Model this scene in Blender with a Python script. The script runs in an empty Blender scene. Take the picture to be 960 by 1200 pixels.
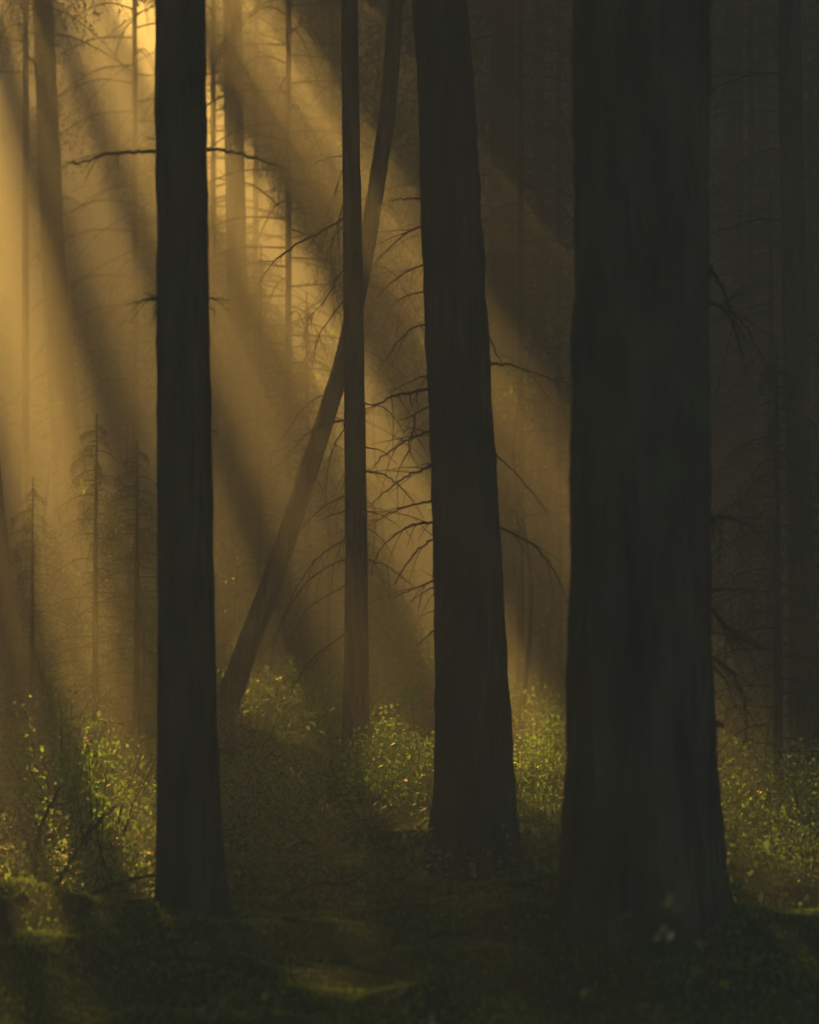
import bpy, math, random
import numpy as np
from mathutils import Vector, noise

random.seed(7)
rng = np.random.default_rng(7)
scene = bpy.context.scene
col = scene.collection
R = math.radians

# ------------------------------------------------------------------ camera
F, CX, HY, CAMZ = 2240.0, 480.0, 600.0, 1.65      # the photograph's 960x1200 frame
def P(px, py, d):
    """point in the place seen at (px, py) of the photograph, d metres ahead"""
    return Vector(((px-CX)/F*d, d, CAMZ+(HY-py)/F*d))
cam_d = bpy.data.cameras.new('camera'); cam = bpy.data.objects.new('camera', cam_d); col.objects.link(cam)
cam.location = (0, 0, CAMZ); cam.rotation_euler = (R(90), 0, 0)
cam_d.sensor_fit = 'VERTICAL'; cam_d.sensor_height = 36; cam_d.sensor_width = 28.8
cam_d.lens = 36*F/1200
cam_d.clip_start = 0.1; cam_d.clip_end = 500
cam_d.dof.use_dof = True; cam_d.dof.focus_distance = 11.0; cam_d.dof.aperture_fstop = 1.8
scene.camera = cam

# ------------------------------------------------------------------ sun
SIX, SIY = -300.0, -900.0                          # where the sun would stand, seen from the camera
S = Vector(((SIX-CX)/F, 1.0, (HY-SIY)/F)).normalized()
sun_el = math.asin(S.z); sun_az = math.atan2(S.x, S.y)
SUN_STRENGTH = 5.0
SIGMA = 0.058

OPEN = [  # gaps cut in the overhead leaves to aim light at chosen spots
    (.205, .285, 6.6, 10.6, .72), (.362, .384, 7, 9.5, .15),
    (.472, .56, 8.0, 11.8, 1.0), (.41, .465, 8.8, 12.5, .04), (.585, .80, 9.5, 15, .05),
    (.60, .70, 6.75, 8.2, 1.0), (.64, .675, 8.5, 9.2, .6), (.60, .67, 6.05, 6.55, .9), (.69, .80, 8.1, 9.4, .35),
    (.475, .54, 7.0, 9.4, 1.0), (.405, .47, 7.0, 8.5, 1.0), (.325, .40, 8.5, 9.7, .8),
    (.13, .26, 5.85, 6.5, .75), (.11, .26, 5.42, 5.75, .8), (.12, .32, 4.2, 5.4, .04), (.32, .52, 4.1, 5.3, .02), (.28, .31, 7.3, 8.0, .7), (.575, .615, 7.1, 7.8, .7),
    (.385, .40, 4.15, 4.5, .7), (.542, .567, 3.8, 4.2, .55), (.45, .465, 4.3, 4.5, .5), (.33, .345, 4.25, 4.5, .6), (.32, .375, 4.8, 5.2, .12),
]
for (px_, py_) in ((60, 1120), (130, 1088), (290, 1098), (430, 1100), (360, 1150), (560, 1130), (620, 1175), (880, 1120), (930, 1160), (310, 1010), (410, 985), (350, 940), (480, 1010), (455, 955), (230, 1185), (700, 1185)):  # small extra gaps overhead for sun flecks on the forest floor
    d_ = 1.62*F/(py_-HY); v_ = Vector(((px_-CX)/F*d_, d_, (HY-py_)/F*d_)); r_ = (v_-v_.dot(S)*S).length; s_ = (px_-SIX)/(py_-SIY)
    OPEN.append((s_-.011, s_+.011, r_-.08, r_+.08, .35))
def lanes(C):
    rel = C-np.array([0, 0, CAMZ]); Sv = np.array(S)
    rho = np.linalg.norm(rel-(rel@Sv)[:, None]*Sv, axis=1)
    cx_ = CX+F*rel[:, 0]/np.maximum(rel[:, 1], .5); cy_ = HY-F*rel[:, 2]/np.maximum(rel[:, 1], .5)
    slope = (cx_-SIX)/np.where(np.abs(cy_-SIY) < 1, 1, cy_-SIY)
    front = (rel[:, 1] > 1) & (cy_ > SIY)
    return rho, slope, front

# ------------------------------------------------------------------ helpers
def tag(o, label=None, cat=None, group=None, kind=None):
    if label: o['label'] = label
    if cat: o['category'] = cat
    if group: o['group'] = group
    if kind: o['kind'] = kind
    return o
def link(o, parent=None):
    col.objects.link(o)
    if parent is not None: o.parent = parent
    return o
def empty(name, loc, rz=0):
    o = bpy.data.objects.new(name, None); o.location = loc; o.rotation_euler = (0, 0, rz)
    o.empty_display_size = .2
    return link(o)
def mesh_obj(name, V, Fc, mat, parent=None, smooth=False, origin=None):
    V = np.asarray(V, dtype=np.float32).reshape(-1, 3)
    if parent is not None and origin is None: origin = parent.location
    if origin is not None: V = V-np.array(origin, dtype=np.float32)
    me = bpy.data.meshes.new(name)
    Fa = np.asarray(Fc, dtype=np.int32) if not isinstance(Fc, list) or len({len(f) for f in Fc}) == 1 else None
    if Fa is not None:
        n, k = Fa.shape
        me.vertices.add(len(V)); me.vertices.foreach_set('co', V.ravel())
        me.loops.add(n*k); me.loops.foreach_set('vertex_index', Fa.ravel())
        me.polygons.add(n); me.polygons.foreach_set('loop_start', np.arange(0, n*k, k, dtype=np.int32))
        me.update(calc_edges=True); me.validate()
    else:
        me.from_pydata([tuple(v) for v in V], [], [tuple(f) for f in Fc])
    if smooth: me.polygons.foreach_set('use_smooth', np.ones(len(me.polygons), dtype=bool))
    me.materials.append(mat)
    o = bpy.data.objects.new(name, me)
    if parent is None and origin is not None: o.location = origin
    return link(o, parent)
class MB:
    def __init__(s): s.V = []; s.F = []; s.n = 0
    def add(s, V, Fc):
        V = np.asarray(V, dtype=np.float32).reshape(-1, 3); Fc = np.asarray(Fc, dtype=np.int32)
        s.V.append(V); s.F.append(Fc+s.n); s.n += len(V)
    def build(s, name, mat, parent=None, smooth=False, origin=None):
        return mesh_obj(name, np.concatenate(s.V), np.concatenate(s.F), mat, parent, smooth, origin)

def frames(pts):
    pts = np.asarray(pts, dtype=float)
    T = np.gradient(pts, axis=0); T /= np.linalg.norm(T, axis=1)[:, None]+1e-9
    ref = np.array([1., .02, .01]) if abs(T[:, 0]).mean() < .7 else np.array([.02, .05, 1.])
    A = np.cross(T, ref); A /= np.linalg.norm(A, axis=1)[:, None]+1e-9
    B = np.cross(T, A)
    return pts, A, B
def tube(mb, pts, rad, seg=6, wob=0.0):
    pts, A, B = frames(pts)
    n = len(pts); rad = np.broadcast_to(np.asarray(rad, dtype=float), (n,))
    th = np.linspace(0, 2*math.pi, seg, endpoint=False)
    r = rad[:, None]*(1+wob*rng.uniform(-1, 1, (n, seg)))
    V = pts[:, None, :]+r[..., None]*(np.cos(th)[None, :, None]*A[:, None, :]+np.sin(th)[None, :, None]*B[:, None, :])
    i = np.arange(n-1)[:, None]; j = np.arange(seg)[None, :]; j2 = (j+1) % seg
    Fq = np.stack([i*seg+j, i*seg+j2, (i+1)*seg+j2, (i+1)*seg+j], axis=-1).reshape(-1, 4)
    mb.add(V.reshape(-1, 3), Fq)
def spline(pts, step=8):
    """Catmull-Rom through the points"""
    p = [Vector(q) for q in pts]
    if len(p) == 2: p = [p[0], p[0].lerp(p[1], .5), p[1]]
    q = [p[0]*2-p[1]]+p+[p[-1]*2-p[-2]]
    out = []
    for i in range(1, len(q)-2):
        for k in range(step):
            t = k/step
            out.append(.5*((2*q[i])+(-q[i-1]+q[i+1])*t+(2*q[i-1]-5*q[i]+4*q[i+1]-q[i+2])*t*t+(-q[i-1]+3*q[i]-3*q[i+1]+q[i+2])*t**3))
    out.append(p[-1])
    return np.array([tuple(v) for v in out])

def leaves(C, size, up=0.4, aspect=.55, fold=.25, direction=None):
    """one folded leaf (two quads sharing a midrib) at each centre"""
    C = np.asarray(C, dtype=float); n = len(C)
    a = rng.normal(size=(n, 3))
    if direction is not None: a = a*.5+direction
    a /= np.linalg.norm(a, axis=1)[:, None]+1e-9
    nrm = rng.normal(size=(n, 3)); nrm[:, 2] += up*3
    b = np.cross(a, nrm); b /= np.linalg.norm(b, axis=1)[:, None]+1e-9
    c = np.cross(b, a)
    s = (np.broadcast_to(size, (n,))*rng.uniform(.6, 1.25, n))[:, None]
    base = C-a*s*.5; tip = C+a*s*.5
    l = C-b*s*aspect*.5+c*s*fold*.3-a*s*.05; r = C+b*s*aspect*.5+c*s*fold*.3-a*s*.05
    l2 = C-b*s*aspect*.33+c*s*fold*.2+a*s*.28; r2 = C+b*s*aspect*.33+c*s*fold*.2+a*s*.28
    V = np.stack([base, tip, l, l2, r, r2], axis=1)
    k = np.arange(n)[:, None]*6
    Fq = np.concatenate([k+np.array([[0, 1, 3, 2]]), k+np.array([[0, 4, 5, 1]])])
    return V.reshape(-1, 3), Fq
def quads(C, size, flat=0.0, aspect=.7):
    C = np.asarray(C, dtype=float); n = len(C)
    a = rng.normal(size=(n, 3)); a[:, 2] *= (1-flat)
    a /= np.linalg.norm(a, axis=1)[:, None]+1e-9
    nrm = rng.normal(size=(n, 3)); nrm[:, 2] += flat*4
    b = np.cross(a, nrm); b /= np.linalg.norm(b, axis=1)[:, None]+1e-9
    s = (np.broadcast_to(size, (n,))*rng.uniform(.6, 1.3, n))[:, None]*.5
    k1 = rng.uniform(.5, 1.1, (n, 4, 1))
    V = np.stack([C-a*s*k1[:, 0], C-b*s*aspect*k1[:, 1], C+a*s*k1[:, 2], C+b*s*aspect*k1[:, 3]], axis=1)
    return V.reshape(-1, 3), np.arange(n*4).reshape(n, 4)

# ------------------------------------------------------------------ materials
def new_mat(name):
    m = bpy.data.materials.new(name); m.use_nodes = True
    nt = m.node_tree; nt.nodes.clear()
    return m, nt, nt.nodes, nt.links
def noise_color(nt, scale, c0, c1, detail=6, stretch=None, lo=.35, hi=.65, coord='Object'):
    N, L = nt.nodes, nt.links
    tc = N.new('ShaderNodeTexCoord'); mp = N.new('ShaderNodeMapping')
    if stretch: mp.inputs['Scale'].default_value = stretch
    nz = N.new('ShaderNodeTexNoise'); nz.inputs['Scale'].default_value = scale; nz.inputs['Detail'].default_value = detail
    cr = N.new('ShaderNodeValToRGB')
    cr.color_ramp.elements[0].position = lo; cr.color_ramp.elements[0].color = (*c0, 1)
    cr.color_ramp.elements[1].position = hi; cr.color_ramp.elements[1].color = (*c1, 1)
    L.new(tc.outputs[coord], mp.inputs['Vector']); L.new(mp.outputs['Vector'], nz.inputs['Vector']); L.new(nz.outputs['Fac'], cr.inputs['Fac'])
    return cr, nz, mp
def bark_mat(name, c0, c1, lichen=(.05, .055, .03)):
    m, nt, N, L = new_mat(name)
    out = N.new('ShaderNodeOutputMaterial'); b = N.new('ShaderNodeBsdfPrincipled')
    b.inputs['Roughness'].default_value = .95
    b.inputs['Specular IOR Level'].default_value = .15
    cr, nz, mp = noise_color(nt, 9, c0, c1, 10, (1, 1, .25), .35, .7)
    vo = N.new('ShaderNodeTexVoronoi'); vo.inputs['Scale'].default_value = 26; L.new(mp.outputs['Vector'], vo.inputs['Vector'])
    cr2, nz2, mp2 = noise_color(nt, 3.2, (0, 0, 0), (1, 1, 1), 5, None, .52, .68)
    mx = N.new('ShaderNodeMix'); mx.data_type = 'RGBA'
    L.new(cr2.outputs['Color'], mx.inputs['Factor']); L.new(cr.outputs['Color'], mx.inputs[6]); mx.inputs[7].default_value = (*lichen, 1)
    L.new(mx.outputs[2], b.inputs['Base Color'])
    add = N.new('ShaderNodeMath'); add.operation = 'ADD'; L.new(nz.outputs['Fac'], add.inputs[0]); L.new(vo.outputs['Distance'], add.inputs[1])
    bp = N.new('ShaderNodeBump'); bp.inputs['Strength'].default_value = .9; bp.inputs['Distance'].default_value = .03
    L.new(add.outputs[0], bp.inputs['Height']); L.new(bp.outputs['Normal'], b.inputs['Normal']); L.new(b.outputs['BSDF'], out.inputs['Surface'])
    return m
def leaf_mat(name, c0, c1, trans, gloss=.08, tw=.5, rough=.45):
    m, nt, N, L = new_mat(name)
    out = N.new('ShaderNodeOutputMaterial')
    cr, nz, mp = noise_color(nt, 2.7, c0, c1, 3)
    ge = N.new('ShaderNodeNewGeometry')
    hv = N.new('ShaderNodeHueSaturation')
    mr = N.new('ShaderNodeMapRange'); mr.inputs['To Min'].default_value = .6; mr.inputs['To Max'].default_value = 1.35
    L.new(ge.outputs['Random Per Island'], mr.inputs['Value']); L.new(mr.outputs['Result'], hv.inputs['Value']); L.new(cr.outputs['Color'], hv.inputs['Color'])
    d = N.new('ShaderNodeBsdfDiffuse'); t = N.new('ShaderNodeBsdfTranslucent'); g = N.new('ShaderNodeBsdfGlossy')
    g.inputs['Roughness'].default_value = rough; g.inputs['Color'].default_value = (.9, .85, .7, 1)
    L.new(hv.outputs['Color'], d.inputs['Color'])
    mc = N.new('ShaderNodeMix'); mc.data_type = 'RGBA'; mc.inputs['Factor'].default_value = .75
    L.new(hv.outputs['Color'], mc.inputs[6]); mc.inputs[7].default_value = (*trans, 1); L.new(mc.outputs[2], t.inputs['Color'])
    m1 = N.new('ShaderNodeMixShader'); m1.inputs['Fac'].default_value = tw
    m2 = N.new('ShaderNodeMixShader'); m2.inputs['Fac'].default_value = gloss
    L.new(d.outputs['BSDF'], m1.inputs[1]); L.new(t.outputs['BSDF'], m1.inputs[2])
    L.new(m1.outputs['Shader'], m2.inputs[1]); L.new(g.outputs['BSDF'], m2.inputs[2]); L.new(m2.outputs['Shader'], out.inputs['Surface'])
    return m
def plain_noise_mat(name, c0, c1, scale, bump=.5, dist=.02, rough=.95):
    m, nt, N, L = new_mat(name)
    out = N.new('ShaderNodeOutputMaterial'); b = N.new('ShaderNodeBsdfPrincipled'); b.inputs['Roughness'].default_value = rough
    b.inputs['Specular IOR Level'].default_value = .2
    cr, nz, mp = noise_color(nt, scale, c0, c1, 8)
    bp = N.new('ShaderNodeBump'); bp.inputs['Strength'].default_value = bump; bp.inputs['Distance'].default_value = dist
    L.new(nz.outputs['Fac'], bp.inputs['Height']); L.new(bp.outputs['Normal'], b.inputs['Normal'])
    L.new(cr.outputs['Color'], b.inputs['Base Color']); L.new(b.outputs['BSDF'], out.inputs['Surface'])
    return m
M_bark = bark_mat('dark_bark', (.014, .013, .010), (.065, .056, .042))
M_bark2 = bark_mat('brown_bark', (.03, .022, .014), (.075, .05, .03), (.05, .045, .025))
M_twig = plain_noise_mat('twig_bark', (.015, .012, .009), (.04, .032, .022), 20)
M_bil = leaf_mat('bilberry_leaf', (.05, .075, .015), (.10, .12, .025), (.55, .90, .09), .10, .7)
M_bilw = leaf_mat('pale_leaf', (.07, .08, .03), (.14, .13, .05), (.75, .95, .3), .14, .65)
M_dec = leaf_mat('deciduous_leaf', (.05, .08, .015), (.09, .12, .02), (.55, .92, .10), .07, .7)
M_und = leaf_mat('undergrowth_leaf', (.03, .045, .012), (.07, .08, .02), (.45, .74, .08), .09, .65)
M_needle = leaf_mat('spruce_needle', (.018, .028, .010), (.04, .05, .016), (.20, .22, .04), .05, .4)
M_shading_canopy = leaf_mat('shading_canopy_leaf', (.015, .022, .008), (.03, .04, .012), (.03, .035, .01), .02, .2)
M_far = leaf_mat('far_foliage', (.02, .026, .012), (.04, .045, .018), (.08, .08, .02), .02, .3)
M_ground = plain_noise_mat('forest_soil', (.014, .020, .007), (.045, .065, .014), 3.1, .8, .05)
M_moss = leaf_mat('moss', (.08, .12, .015), (.17, .21, .025), (.40, .62, .04), .01, .5)

# ------------------------------------------------------------------ ground
def sst(a, b, x):
    t = min(1, max(0, (x-a)/(b-a))); return t*t*(3-2*t)
def H(x, y):
    g = lambda cx, cy, sx, sy: math.exp(-((x-cx)/sx)**2-((y-cy)/sy)**2)
    z = 0.02*noise.noise((x*1.3, y*1.3, .3))+.07*noise.noise((x*.45, y*.45, 4.3))
    if y < 12: z += (.09*noise.noise((x*1.9+3, y*2.3, 8.1))+.035*noise.noise((x*4.9+3, y*5.3, 2.1)))*(1-.6*sst(8, 11, y))
    z += .10*g(-1.75, 7.35, 1.35, .45)-.08*g(-1.6, 8.7, 1.4, .5)               # mossy ridge by the left trunk
    z += .20*g(1.05, 7.0, .95, .55)                  # mound under the thick trunk
    z += .06*g(-.2, 6.3, .5, .3)
    z += sst(11.5, 22, y)*(.75*sst(2.0, -3.0, x)-.30*sst(-.2, 1.5, x)*sst(5, 2.2, x)+.25*sst(3, 8, x))
    z += .12*g(-1.0, 13.2, 1.1, 1.3)                 # sunlit bank behind the thin tree
    z += sst(24, 60, y)*3.0+sst(62, 120, y)*34
    return z
def grid_axis(lo, hi, fine_lo, fine_hi, fstep, cstep):
    a = list(np.arange(lo, fine_lo, cstep))+list(np.arange(fine_lo, fine_hi, fstep))+list(np.arange(fine_hi, hi+cstep, cstep))
    return a
xs = grid_axis(-120, 120, -4, 4, .07, 1.6); ys = grid_axis(-40, 200, 3.5, 14, .07, 1.6)
V = [(x, y, H(x, y)) for y in ys for x in xs]
nx = len(xs)
i = np.arange(len(ys)-1)[:, None]*nx; j = np.arange(nx-1)[None, :]
Fq = np.stack([i+j, i+j+1, i+j+1+nx, i+j+nx], -1).reshape(-1, 4)
g = mesh_obj('ground', V, Fq, M_ground, smooth=True)
tag(g, kind='structure')
def Hn(X, Y): return np.array([H(a, b) for a, b in zip(X, Y)])

# ------------------------------------------------------------------ trees
def trunk_mesh(pts, rad, seg, step, rough, name, mat, parent, flare=0.0, roots=5, seed=0, zb=0):
    """continuous bark surface along a path: pts = [(x,y,z)], rad = radii"""
    pts = [Vector(p) for p in pts]; L_ = [0]
    for a, b in zip(pts[:-1], pts[1:]): L_.append(L_[-1]+(b-a).length)
    n = max(8, int(L_[-1]/step)); s = np.linspace(0, L_[-1], n)
    C = np.stack([np.interp(s, L_, [p[k] for p in pts]) for k in range(3)], 1)
    # smooth the polyline a little
    for _ in range(6): C[1:-1] = .5*C[1:-1]+.25*(C[:-2]+C[2:])
    r = np.interp(s, L_, rad)
    pts_, A, B = frames(C)
    th = np.linspace(0, 2*math.pi, seg, endpoint=False)
    V = np.zeros((n, seg, 3))
    for a in range(n):
        z = C[a, 2]
        for b in range(seg):
            cx, sx = math.cos(th[b]), math.sin(th[b])
            q = Vector((cx*3.0+seed, sx*3.0, z*.9))
            ridge = noise.noise(Vector((cx*r[a]*38+seed, sx*r[a]*38, z*4.5)))+.6*noise.noise(Vector((cx*r[a]*80, sx*r[a]*80+seed, z*14)))
            k = 1+.05*noise.noise(q)
            if flare:
                h = max(0, z-zb)
                e = math.exp(-h/.22)*flare+math.exp(-h/.9)*flare*.22
                k += e*(.45+.55*max(0, math.cos(roots*th[b]+seed+noise.noise(Vector((seed, h*.5, 0)))))+.25*noise.noise(Vector((cx*2, sx*2, seed))))
            rr = r[a]*k+rough*ridge
            V[a, b] = C[a]+rr*(cx*A[a]+sx*B[a])
    ii = np.arange(n-1)[:, None]; jj = np.arange(seg)[None, :]; j2 = (jj+1) % seg
    Fq = np.stack([ii*seg+jj, ii*seg+j2, (ii+1)*seg+j2, (ii+1)*seg+jj], -1).reshape(-1, 4)
    return mesh_obj(name, V.reshape(-1, 3), Fq, mat, parent, smooth=True)

def branch(parent, pts, r0, r1=None, twigs=0, seg=6, name='branch', tl=.18, mat=None):
    mb = MB(); c = spline(pts, 7); n = len(c)
    c[1:-1] += rng.normal(size=(n-2, 3))*r0*.35
    rr = np.linspace(r0, r1 if r1 is not None else r0*.22, n)
    tube(mb, c, rr, seg, .12)
    for k in range(twigs):
        i = int(n*random.uniform(.2, .95)); i = min(n-2, i)
        t = (c[i+1]-c[i]); t = t/(np.linalg.norm(t)+1e-9)
        side = rng.normal(size=3); side[2] -= .5; side /= np.linalg.norm(side)
        ln = tl*random.uniform(.4, 1.2)
        e = [c[i], c[i]+(t*.6+side*.6)*ln*.5, c[i]+(t*.8+side)*ln*.9+np.array([0, 0, -.12*ln])]
        tube(mb, spline(e, 3), np.linspace(rr[i]*.55, rr[i]*.2, 7), 4)
    return mb.build(name, mat or M_twig, parent, smooth=True)

def tree(name, label, cat, path, d, depth_top=None, mat=M_bark, seg=48, step=.05, rough=.006, flare=.0, roots=5, seed=0, group=None, htop=13):
    """path: [(px centre, py, width px)] from top to bottom at depth d; carried on up into the canopy"""
    pts, rad = [], []
    for (px, py, w) in path[::-1]:
        p = P(px, py, d); pts.append(p); rad.append(w/2/F*d)
    base = pts[0].copy(); zb = H(base.x, base.y)
    pts = [Vector((base.x, base.y, zb-.12))]+[p for p in pts if p.z > zb+.05]; rad = [rad[0]]+rad[len(rad)-len(pts)+1:]
    dirv = (pts[-1]-pts[-2]).normalized(); t = (htop-pts[-1].z)/max(.3, dirv.z)
    top = pts[-1]+dirv*t; pts.append(top); rad.append(rad[-1]*.45)
    root = empty(name, (base.x, base.y, zb)); tag(root, label, cat, group)
    k = 0
    # fine lower part, coarser part above the frame: one mesh, so the step is chosen from the size
    trunk_mesh(pts, rad, seg, step, rough, 'trunk', mat, root, flare, roots, seed, zb)
    return root

T_left = tree('spruce_tree', 'dark upright trunk left of centre with one thin dead branch reaching out either side', 'tree',
    [(211, -40, 58), (213, 200, 60), (216, 500, 63), (219, 800, 66), (222, 980, 70), (225, 1085, 74)], 7.6, rough=.0055, flare=.25, roots=4, seed=1.3, seg=56, step=.035)
T_mid = tree('spruce_tree', 'rough barked trunk right of centre with peeling bark flake and bare drooping side branches', 'tree',
    [(512, -40, 62), (523, 100, 66), (531, 300, 70), (541, 500, 75), (548, 650, 80), (553, 800, 85), (556, 900, 90), (557, 990, 96)], 9.0, rough=.009, flare=.22, roots=5, seed=4.1, seg=64, step=.03)
T_big = tree('spruce_tree', 'thickest trunk of all, nearly black, standing on a mossy mound to the right', 'tree',
    [(753, -40, 158), (752, 300, 157), (750, 600, 160), (750, 800, 166), (751, 950, 176), (752, 1085, 186)], 7.0, rough=.013, flare=.13, roots=5, seed=7.7, seg=88, step=.035)
T_thin = tree('spruce_tree', 'slim straight trunk in the middle of the mist with many bare drooping branches', 'tree',
    [(409, -40, 19), (412, 200, 21), (416, 500, 25), (418, 700, 27), (417, 850, 30), (416, 908, 34)], 12.0, rough=.003, mat=M_bark2, flare=.2, seed=2.2, seg=32, step=.05)
T_lean = tree('leaning_tree', 'slanting trunk leaning right behind the slim central tree', 'tree',
    [(467, -40, 18), (455, 130, 19), (430, 290, 20), (404, 420, 21), (372, 520, 22), (343, 610, 23), (316, 690, 25), (287, 765, 27), (262, 835, 29), (252, 868, 31)], 13.5, rough=.003, mat=M_bark2, flare=.1, seed=9.2, seg=32, step=.06)

def br(root, d, pix, r, twigs=0, dd=0.0, tl=.18, name='branch'):
    """branch through photo pixels, bending dd metres nearer/farther towards its tip"""
    n = len(pix)
    return branch(root, [P(px, py, d+dd*(k/(n-1))) for k, (px, py) in enumerate(pix)], r*.85, twigs=(twigs*2+1 if twigs else 0), tl=tl*1.15, name=name)

# left trunk
br(T_left, 7.6, [(200, 180), (168, 177), (130, 180), (100, 189), (76, 190)], .011, 1, -.2, .1)
br(T_left, 7.6, [(228, 176), (262, 176), (300, 186), (337, 198)], .010, 0, -.2)
br(T_left, 7.6, [(200, 350), (176, 351), (148, 357)], .011, 3, -.1, .08)
br(T_left, 7.6, [(200, 345), (180, 347), (168, 343)], .008, 1, .1, .05)
br(T_left, 7.6, [(200, 352), (184, 362), (180, 378)], .007, 1, -.1, .05)
br(T_left, 7.6, [(230, 349), (252, 350), (269, 351)], .008, 2, 0, .06)
br(T_left, 7.6, [(232, 355), (249, 362), (252, 372)], .006, 0, 0)
br(T_left, 7.6, [(236, 503), (250, 505), (256, 507)], .006, 0, 0)
br(T_left, 7.6, [(200, 162), (178, 163), (170, 160)], .005, 0, 0)
# middle trunk, left side
m = lambda L_: [(250+a/3.2, 400+b/3.2) for a, b in L_]
for pix, r, tw in (
    (m([(830, 175), (800, 180), (700, 200), (640, 220), (560, 262)]), .012, 3), (m([(830, 130), (790, 132), (720, 160), (660, 195)]), .006, 1),
    (m([(840, 235), (805, 245), (750, 275), (690, 300)]), .008, 2), (m([(752, 275), (752, 330), (735, 370), (738, 410), (770, 480)]), .006, 3),
    (m([(840, 330), (800, 340), (720, 375), (640, 430), (590, 490)]), .009, 2), (m([(850, 465), (815, 470), (740, 500), (660, 550), (580, 625)]), .010, 3),
    (m([(735, 410), (700, 470), (680, 540)]), .004, 0), (m([(850, 598), (820, 600), (700, 630), (580, 690)]), .010, 2),
    (m([(850, 675), (825, 680), (740, 690), (680, 730), (620, 790), (585, 880)]), .008, 3), (m([(860, 730), (825, 740), (750, 800), (690, 895), (683, 905)]), .008, 1),
    (m([(860, 895), (830, 900), (740, 930), (670, 960)]), .009, 2), (m([(870, 920), (830, 925), (780, 945), (740, 975)]), .006, 1)):
    br(T_mid, 9.0, pix, r, tw, -.25)
br(T_mid, 9.0, [(520, 715), (508, 716), (494, 722)], .006, 0); br(T_mid, 9.0, [(520, 735), (505, 742), (488, 757)], .008, 0, -.1)
for pix, r, tw in (([(560, 424), (577, 426), (600, 428), (635, 440), (672, 452)], .010, 1), ([(558, 372), (572, 392), (582, 415), (590, 428)], .008, 0),
    ([(565, 520), (578, 530), (605, 555), (630, 585), (643, 603)], .007, 0), ([(565, 610), (585, 618), (615, 632), (640, 655), (655, 680), (667, 712)], .009, 1)):
    br(T_mid, 9.0, pix, r, tw, .3)
m = lambda L_: [(250+a/3.69, 100+b/3.69) for a, b in L_]
for pix, r, tw in ((m([(960, 485), (880, 490), (820, 490), (760, 497)]), .007, 1), (m([(960, 610), (900, 612), (820, 650), (750, 715), (700, 762)]), .008, 2),
    (m([(960, 775), (900, 780), (830, 810), (760, 860), (720, 910)]), .007, 2), (m([(970, 888), (910, 890), (830, 915), (770, 950)]), .007, 2),
    (m([(970, 1030), (915, 1035), (850, 1060), (790, 1120), (750, 1180)]), .008, 2)):
    br(T_mid, 9.0, pix, r, tw, -.2)
# bark flake at the edge of the middle trunk
fl = MB(); c0 = P(597, 815, 9.0); c1 = P(603, 851, 9.0); c2 = P(594, 856, 9.0)
fl.add([c0, c1, c2, c0+Vector((0, .03, 0)), c1+Vector((.0, .04, 0)), c2+Vector((0, .05, 0))], [[0, 1, 4, 3], [1, 2, 5, 4], [2, 0, 3, 5]])
fl.build('bark_flake', M_bark, T_mid)
# thick trunk, right side
for pix, r, tw, tl in (([(815, 603), (834, 606), (860, 609), (884, 618)], .013, 4, .15), ([(815, 690), (835, 690), (860, 690), (884, 691)], .011, 0, .1),
    ([(815, 700), (836, 716), (858, 742), (880, 752), (897, 762)], .011, 3, .14), ([(815, 738), (838, 742), (862, 748), (895, 762)], .009, 1, .1),
    ([(815, 765), (836, 770), (860, 792), (873, 826), (874, 860), (868, 882)], .010, 3, .12), ([(815, 770), (834, 780), (852, 800), (862, 830)], .007, 2, .1)):
    br(T_big, 7.0, pix, r, tw, .15, tl)
br(T_big, 7.0, [(820, 838), (836, 848), (846, 850), (842, 845)], .018, 0, name='knot')
br(T_big, 7.0, [(828, 310), (848, 340), (858, 372), (872, 420)], .010, 3, .6)
br(T_big, 7.0, [(826, 355), (850, 362), (875, 385), (900, 430)], .009, 4, .6)
# slim central tree
m = lambda L_: [(250+a/3.2, 400+b/3.2) for a, b in L_]
for pix, r, tw in (
    (m([(555, 232), (580, 235), (640, 250), (690, 300), (718, 345)]), .008, 1), (m([(555, 398), (585, 400), (640, 415), (692, 462)]), .007, 1),
    (m([(555, 488), (585, 490), (640, 500), (700, 545), (750, 600), (790, 665)]), .009, 2), (m([(555, 638), (585, 640), (640, 655), (705, 702)]), .007, 1),
    (m([(555, 700), (585, 705), (620, 730), (660, 780), (682, 832)]), .006, 0), (m([(555, 815), (585, 820), (650, 840), (700, 880), (755, 918)]), .008, 2),
    (m([(580, 600), (610, 640), (600, 760), (615, 830)]), .004, 0),
    (m([(520, 285), (495, 292), (450, 310), (380, 330), (310, 390), (260, 440)]), .009, 3), (m([(500, 320), (465, 370), (435, 450), (422, 560), (420, 640)]), .006, 4),
    (m([(520, 572), (495, 580), (430, 610), (380, 650), (330, 705)]), .009, 3), (m([(520, 640), (490, 640), (440, 652), (395, 677)]), .008, 1),
    (m([(520, 470), (500, 480), (490, 530), (470, 590)]), .005, 2)):
    br(T_thin, 12.0, pix, r, tw, -.3)
m = lambda L_: [(240+a/3.53, 560+b/3.53) for a, b in L_]
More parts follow.
